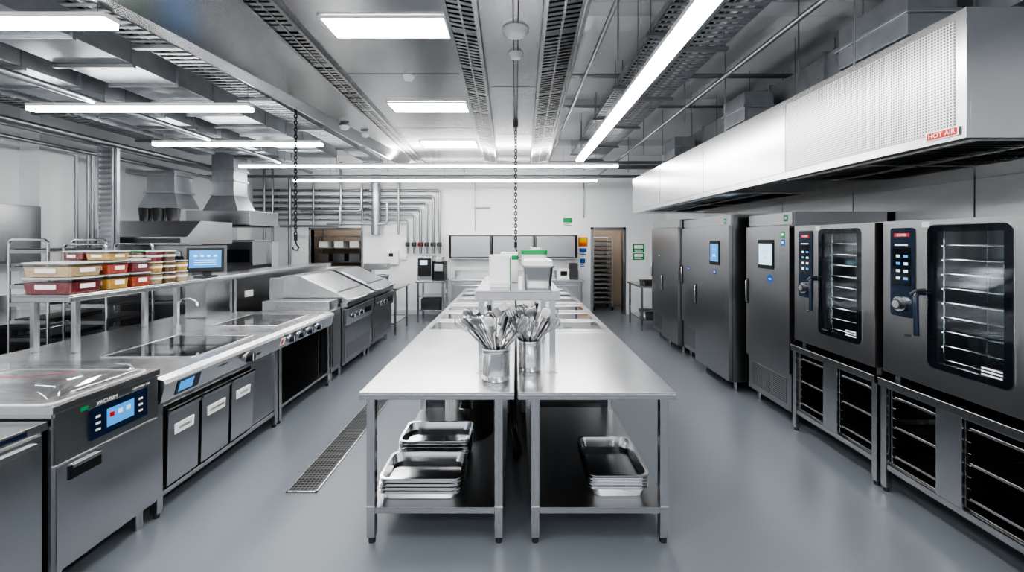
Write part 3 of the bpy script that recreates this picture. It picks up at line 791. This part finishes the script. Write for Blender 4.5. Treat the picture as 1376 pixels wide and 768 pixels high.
b.box(-3.17, vx+.02, y0-.01, y1+.005, .93, .965, TOP)
b.box(vx+.0145, vx+.0155, y0+.12, y0+.16, .888, .908, GREEN); b.text('VACUUM', .028, (vx+.0155, y0+.26, .898), '+x', LABEL); b.text('CHAMBER 500', .018, (vx+.0155, y1-.12, .9), '+x', LABEL)
b.done()
b = B('vacuum_lid')
cx, cy = -2.72, 2.29
def R(W, D, zz, r=.05): return [(cx+p[0], cy+p[1], zz) for p in rr2(W, D, r, 6)]
b.loft([R(.84,.54,.966), R(.84,.54,.985), R(.78,.48,.985), R(.78,.48,.966)], CLEAR, cap=False)
b.loft([R(.80,.50,.986), R(.76,.46,1.03,.07), R(.70,.40,1.045,.08)], CLEAR, smooth=True, cap0=False)
b.rring('z', (cx,cy,.9655), (.86,.56), (.84,.54), .06, .004, WHITE)
b.tube([(-2.30,2.12,.99), (-2.27,2.12,1.0), (-2.27,2.46,1.0), (-2.30,2.46,.99)], .009, CHROME, 8)
b.tube([(-3.0,2.15,1.047),(-2.6,2.2,1.047),(-2.45,2.28,1.047)], .0015, RED, 5)
for yy in (2.2, 2.29, 2.38): b.box(-3.0, -2.45, yy-.01, yy+.01, 1.0455, 1.05, CLEAR)
b.done()
b = B('undercounter_cabinet', .005)
b.box(-3.15, -2.30, .9, 1.985, .12, .86, STEEL); b.box(-3.17, -2.27, .88, 1.985, .86, .90, TOP); b.box(-2.30,-2.28,.92,1.44,.15,.84,STEEL); b.box(-2.30,-2.28,1.45,1.97,.15,.84,STEEL)
b.box(-2.28,-2.265,.95,1.41,.79,.815,CHROME); b.box(-2.28,-2.265,1.48,1.94,.79,.815,CHROME)
for px in (-3.0,-2.38):
    for py in (1.0, 1.9): b.cyl((px,py,0), (px,py,.12), .026, STEEL)
b.box(-2.27,-2.268,1.7,1.9,.868,.89,NAVY)
b.done()

# ------------------------------------------------------------------ left wall zone
b = B('wall_counter', .004)
b.box(XL+.02, -5.3, 1.2, 5.15, .86, .90, TOP); b.box(XL+.02, -5.36, 1.25, 5.1, .12, .86, DSTEEL)
for k in range(5): b.box(-5.36, -5.34, 1.28+k*.77, 1.28+k*.77+.74, .15, .82, DSTEEL); b.box(-5.34, -5.32, 1.33+k*.77, 1.28+k*.77+.69, .76, .78, CHROME)
for y in (1.4, 5.0): b.cyl((-5.5,y,0), (-5.5,y,.12), .03, STEEL)
b.box(XL+.001, XL+.02, 1.2, 5.15, .86, 1.1, STEEL)
b.done()
b = B('wall_cabinet', .004)
b.box(XL+.001, -5.97, 1.2, 5.15, 1.5, 2.2, STEEL)
for k in range(4): b.box(-5.97, -5.95, 1.22+k*.985, 1.22+k*.985+.95, 1.52, 2.18, STEEL); b.box(-5.95,-5.94,1.3+k*.985,1.32+k*.985,1.75,1.95,CHROME)
b.done()
def rack(name, x0, x1, y0, y1, z1, n):
    b = B(name)
    for px in (x0, x1):
        for py in (y0, y1): b.cyl((px,py,.08), (px,py,z1), .014, CHROME, 8); b.cyl((px,py,0), (px,py,.08), .03, BLACK, 10)
    for py in (y0,y1): b.tube([(x0,py,z1), (x0+.03,py,z1+.03), (x1-.03,py,z1+.03), (x1,py,z1)], .014, CHROME, 8)
    for k in range(n):
        z = .2+k*(z1-.3)/max(n-1,1)
        b.box(x0, x1, y0, y1, z, z+.012, STEEL); b.box(x0, x1, y0-.006, y0, z-.01, z+.03, STEEL)
        b.box(x0+.03, x1-.03, y0+.02, y1-.02, z+.013, z+.04, DARKM)
    b.done()
rack('tray_rack_trolley', -4.75, -4.3, 4.3, 4.85, 1.70, 9)
rack('tray_rack_trolley', -5.2, -4.8, 4.2, 4.8, 1.75, 9)
rack('tray_rack_trolley', 1.97, 2.44, 10.35, 10.9, 1.8, 14)

b = B('pass_through_dishwasher', .006)
b.box(-5.85, -4.5, 5.7, 6.5, .12, .88, DSTEEL); b.box(-5.87, -4.48, 5.68, 6.52, .88, .92, TOP)
for px in (-5.75,-4.6):
    for py in (5.8,6.4): b.cyl((px,py,0), (px,py,.12), .03, STEEL)
b.prism([(-5.8,.93), (-4.55,.93), (-4.55,1.7), (-5.8,1.7)], 5.75, 6.45, DSTEEL)
b.prism([(5.6,1.72), (5.6,1.82), (5.85,2.05), (6.5,2.05), (6.5,1.72)], -5.85, -4.5, STEEL, axis='x')
b.box(-5.7, -4.7, 5.735, 5.75, 1.0, 1.62, STEEL); b.box(-5.5, -4.9, 5.70, 5.715, 1.1, 1.13, CHROME); b.box(-5.5,-5.47,5.71,5.74,1.1,1.13,CHROME); b.box(-4.93,-4.9,5.71,5.74,1.1,1.13,CHROME)
b.box(-4.85, -4.68, 5.73, 5.736, 1.3, 1.55, NAVY); b.box(-5.75,-4.6,5.585,5.6,1.74,1.80,DARKM)
b.done()
for px in (-5.42, -5.22, -5.02):
    b = B('storage_pot'); b.lathe(px, 6.0, [(.07,2.051),(.085,2.24),(.09,2.245),(.08,2.245),(.07,2.07)], DARKM, n=18); b.done()

b = B('island_extraction_hood', .004)
b.box(-5.4, -4.35, 6.7, 7.5, 2.02, 2.26, STEEL); b.box(-5.35,-4.4,6.75,7.45,2.0,2.02,DARKM)
b.hexa([(-5.25,6.85,2.26),(-4.65,6.85,2.26),(-4.65,7.35,2.26),(-5.25,7.35,2.26),(-5.2,7.0,2.55),(-4.82,7.0,2.55),(-4.82,7.35,2.55),(-5.2,7.35,2.55)], GALV)
b.box(-5.2, -4.82, 7.0, 7.35, 2.55, 3.0, GALV)
for z in (2.55, 2.8, 2.98): b.box(-5.22, -4.80, 6.98, 7.37, z-.015, z+.015, GALV)
b.box(-5.2, -4.82, 7.0, 7.35, 3.0, 3.79, GALV)
b.done()
b = B('ventilation_duct_drop', .003)
b.box(-5.95, -5.5, 6.6, 6.95, 2.55, 2.85, GALV)
b.hexa([(-6.05,6.55,2.3),(-5.4,6.55,2.3),(-5.4,7.0,2.3),(-6.05,7.0,2.3),(-5.95,6.6,2.55),(-5.5,6.6,2.55),(-5.5,6.95,2.55),(-5.95,6.95,2.55)], GALV)
b.box(-5.98, -5.47, 6.57, 6.98, 2.53, 2.57, GALV); b.box(-5.98,-5.47,6.57,6.98,2.82,2.86,GALV); b.box(-6.29,-5.5,6.6,6.95,2.86,2.9,GALV); b.done()
b = B('oven_range', .005)
b.box(-5.3, -4.35, 6.8, 7.5, .1, .9, DSTEEL); b.box(-5.3,-4.35,7.3,7.5,.9,1.75,STEEL); b.box(-5.25,-4.4,6.85,7.3,1.35,1.75,DSTEEL)
b.box(-5.2,-4.45,6.84,6.85,1.4,1.62,GLASSB); b.box(-5.2,-4.45,6.78,6.8,.25,.7,GLASSB); b.box(-5.15,-4.5,6.75,6.77,.73,.75,CHROME)
for px in (-5.2,-4.45): b.cyl((px,7.0,0),(px,7.0,.1),.03,STEEL)
for k in range(5): b.cyl((-5.15+k*.16,6.8,.82), (-5.15+k*.16,6.76,.82), .028, BLACK, 14)
for px in (-5.05,-4.6): b.tube(circ((px,7.05,.91), .13, 16), .012, BLACK, 6, closed=True); b.lathe(px, 7.05, [(.12,.93),(.13,1.08),(.12,1.08),(.11,.95)], CHROME, n=20)
b.box(-5.25,-4.4,6.9,7.3,1.76,1.78,STEEL)
b.done()
b = B('vertical_cable_ladder')
b.box(-5.52, -5.50, 5.4, 5.42, 1.6, 3.0, GALV); b.box(-5.34, -5.32, 5.4, 5.42, 1.6, 3.0, GALV); b.box(-5.5,-5.34,5.42,5.43,1.6,3.0,GALV)
z = 1.6
while z < 2.95: b.box(-5.5, -5.34, 5.4, 5.41, z, z+.03, PIPE); z += .07
b.box(-5.55,-5.29,5.43,5.47,0.0,3.0,GALV)
for k, xx in enumerate((-5.63,-5.69,-5.85)): b.cyl((xx,5.45,.0), (xx,5.45,2.9), .018, PIPE, 8)
b.done()

# ------------------------------------------------------------------ back wall equipment
b = B('wall_pipework')
def path_round(pts, r=.08):
    out = [Vector(pts[0])]
    for i in range(1, len(pts)-1):
        p = Vector(pts[i]); a = (Vector(pts[i-1])-p).normalized(); c = (Vector(pts[i+1])-p).normalized()
        for t in range(5):
            s_ = t/4; out.append(p+a*r*(1-s_)**2+c*r*s_**2)
    out.append(Vector(pts[-1])); return out
for i, (z, xe, r) in enumerate(((2.95,-1.80,.028),(2.80,-1.95,.034),(2.66,-2.10,.028),(2.52,-2.25,.034),(2.38,-2.4,.028),(2.25,-2.55,.024))):
    b.tube(path_round([(-6.2,YB-.12,z),(xe,YB-.12,z),(xe,YB-.12,1.45)]), r, PIPE, 8)
    b.cyl((xe,YB-.12,1.62), (xe,YB-.12,1.72), r*1.7, DARKM, 10); b.tube(circ((xe,YB-.2,1.67), .045, 12, 'y'), .007, RED if i == 3 else DARKM, 5, closed=True)
    for x in (-5.6,-4.6,-3.5): b.cyl((x,YB-.12,z-.01), (x,YB-.12,z+.02), r*1.9, DARKM, 8)
for x, za, zb, r in ((-5.9,1.2,3.6,.03),(-5.7,1.0,3.7,.025),(-5.3,1.1,3.3,.035),(-4.75,2.1,3.3,.025),(-4.1,2.1,3.6,.03),(-3.6,2.0,3.1,.022),(-.95,2.0,3.3,.012),(-2.75,1.9,3.3,.03)):
    b.cyl((x,YB-.2,za), (x,YB-.2,zb), r, PIPE, 8)
for x, z in ((-5.5,2.1),(-4.4,2.15),(-5.0,2.45)):
    b.tube(path_round([(x,YB-.25,z),(x+1.4,YB-.25,z),(x+1.4,YB-.25,z+.5)]), .03, GALV, 8)
b.cyl((-1.0,YB-.05,2.55), (-.6,YB-.05,2.55), .012, PIPE, 6)
b.cyl((-3.28,YB-.2,1.9), (-3.28,YB-.2,3.3), .10, GALV, 16)
z = 1.95
while z < 3.25: b.cyl((-3.28,YB-.2,z), (-3.28,YB-.2,z+.015), .11, GALV, 16); z += .09
b.cyl((1.62,YB-.05,2.3), (1.62,YB-.05,3.3), .012, PIPE, 6)
b.done()
b = B('stainless_wall_cabinet', .003)
b.box(-1.55, 1.43, 9.47, YB, 1.34, 1.36, STEEL); b.box(-1.55, 1.43, 9.47, YB, 1.88, 1.90, STEEL); b.box(-1.53,1.41,9.77,9.79,1.36,1.88,STEEL)
for x in (-1.55, -.57, .43, 1.41): b.box(x, x+.02, 9.47, YB, 1.36, 1.88, DARKM)
for x in (-1.5, -.52, .48): b.box(x, x+.9, 9.475, 9.485, 1.38, 1.86, DSTEEL)
b.done()
b = B('back_counter', .004)
b.box(-1.45, 1.5, 9.0, 9.79, .86, .90, TOP); b.box(-1.42, 1.47, 9.05, 9.75, .12, .86, DSTEEL); b.box(-1.45,1.5,9.77,9.79,.9,1.05,STEEL)
for k in range(4): b.box(-1.40+k*.72, -.72+k*.72, 9.03, 9.05, .15, .83, STEEL); b.box(-1.35+k*.72,-.77+k*.72,9.01,9.03,.76,.78,CHROME)
for x in (-1.3, 1.35): b.cyl((x,9.2,0), (x,9.2,.12), .03, STEEL)
b.done()
b = B('coffee_machine', .006)
b.box(-2.15, -1.52, 8.75, 9.35, .86, .90, STEEL)
for px in (-2.1,-1.57):
    for py in (8.8,9.3): b.box(px-.02,px+.02,py-.02,py+.02,0,.86,STEEL)
b.box(-2.1,-1.57,8.8,9.3,.25,.27,STEEL); b.box(-2.05,-1.65,8.85,9.25,.271,.5,DARKM); b.box(-2.1,-1.57,8.8,9.3,.55,.57,STEEL)
b.box(-2.12, -1.80, 8.82, 9.3, .90, 1.42, STEEL); b.box(-2.10,-1.82,8.80,8.82,1.0,1.38,BLACK); b.box(-1.78,-1.55,8.85,9.3,.90,1.30,BLACK); b.box(-1.76,-1.57,8.83,8.85,1.1,1.26,STEEL); b.box(-2.06,-1.9,8.79,8.80,1.24,1.34,SCREENL)
b.box(-1.74,-1.6,8.9,9.2,1.3,1.4,CHROME)
b.done()
b = B('small_appliance', .006)
b.box(.95, 1.2, 9.15, 9.5, .901, 1.12, WHITE); b.box(1.0,1.15,9.14,9.15,.98,1.08,BLACK); b.box(1.22,1.4,9.2,9.45,.901,1.25,DARKM); b.done()
b = B('wall_control_box', .004)
b.box(-3.05, -2.78, YB-.12, YB, 1.2, 1.52, WHITE); b.box(-3.0,-2.9,YB-.125,YB-.12,1.38,1.46,BLACK); b.box(-2.72,-2.6,YB-.06,YB,1.3,1.4,WHITE); b.done()
b = B('storeroom_shelving')
for z in (.3, .7, 1.2, 1.55, 1.85): b.box(-5.2,-3.6,10.5,11.0,z,z+.03,STEEL)
for x in (-5.2,-3.63): b.box(x,x+.03,10.5,10.53,0,2.1,STEEL); b.box(x,x+.03,10.97,11.0,0,2.1,STEEL)
for x in (-5.1,-4.7,-4.3,-3.95): b.box(x,x+.28,10.55,10.9,1.231,1.42,STEEL); b.box(x+.02,x+.25,10.55,10.9,1.581,1.75,WHITE)
b.done()
def side_table(name, x0, x1, y0, y1, z=.88):
    b = B(name, .003)
    b.box(x0, x1, y0, y1, z-.035, z, TOP); b.box(x0+.05, x1-.05, y0+.05, y1-.05, .2, .22, STEEL)
    for px in (x0+.05, x1-.05):
        for py in (y0+.05, y1-.05): b.box(px-.018,px+.018,py-.018,py+.018,0,z-.035,STEEL)
    b.done()
side_table('side_table', -3.1, -2.2, 7.6, 8.5); side_table('side_table', 2.42, 3.3, 7.95, 8.9); side_table('side_table', -4.6, -3.3, 8.3, 9.2)
b = B('microwave_oven', .005)
b.box(-4.3, -3.7, 8.5, 8.95, .881, 1.2, WHITE); b.box(-4.25,-3.88,8.49,8.5,.92,1.16,BLACK); b.done()
b = B('counter_mixer', .006)
b.box(-2.95,-2.55,7.9,8.2,.881,.92,STEEL); b.box(-2.95,-2.8,7.95,8.15,.92,1.2,STEEL); b.box(-2.95,-2.5,7.93,8.17,1.2,1.32,STEEL); b.lathe(-2.62,8.05,[(.07,.921),(.12,1.0),(.13,1.1),(.12,1.1),(.06,.94)],CHROME,n=20); b.done()
b = B('storage_tray'); b.pan(2.75, 8.3, .881, .45, .32, .08, DARKM); b.done()
b = B('storage_tray'); b.pan(2.8, 8.4, .222, .5, .4, .12, STEEL); b.done()

# signs
def sign(x0, x1, z0, z1, cols):
    b = B('safety_sign'); b.box(x0, x1, YB-.008, YB-.001, z0, z1, cols[0])
    w, h = x1-x0, z1-z0
    b.box(x0+w*.12, x1-w*.12, YB-.010, YB-.008, z0+h*.45, z1-h*.12, cols[1])
    b.box(x0+w*.15, x1-w*.15, YB-.010, YB-.008, z0+h*.12, z0+h*.2, cols[2]); b.box(x0+w*.15, x1-w*.3, YB-.010, YB-.008, z0+h*.27, z0+h*.34, cols[2]); b.done()
sign(1.10, 1.38, 2.08, 2.33, (LABEL, GREEN, GREEN))
sign(1.50, 1.72, 1.62, 1.84, (ORANGE, YELLOW, RED)); sign(1.50, 1.72, 1.40, 1.60, (LABEL, BLUE, BLUE)); sign(1.52, 1.68, 1.10, 1.36, (LABEL, BLUE, BLUE))
sign(2.80, 3.08, 1.48, 1.68, (GREEN, LABEL, LABEL)); sign(2.80, 3.08, 1.30, 1.46, (GREEN, LABEL, LABEL))

# ------------------------------------------------------------------ world, camera
w = bpy.data.worlds.new('World'); scene.world = w; w.use_nodes = True
w.node_tree.nodes['Background'].inputs[0].default_value = (.94,.965,1,1)
w.node_tree.nodes['Background'].inputs[1].default_value = .8
cd = bpy.data.cameras.new('Camera'); cam = bpy.data.objects.new('Camera', cd); scene.collection.objects.link(cam)
cam.location = (0, 0, 1.78); cam.rotation_euler = (math.radians(90), 0, 0)
cd.sensor_width = 36; cd.lens = 550/1376*36; cd.shift_x = -5/1376; cd.shift_y = -62/1376; cd.clip_start = .05
scene.camera = cam
scene.view_settings.view_transform = 'AgX'
try: scene.view_settings.look = 'AgX - High Contrast'
except Exception: pass
scene.view_settings.exposure = 0.1
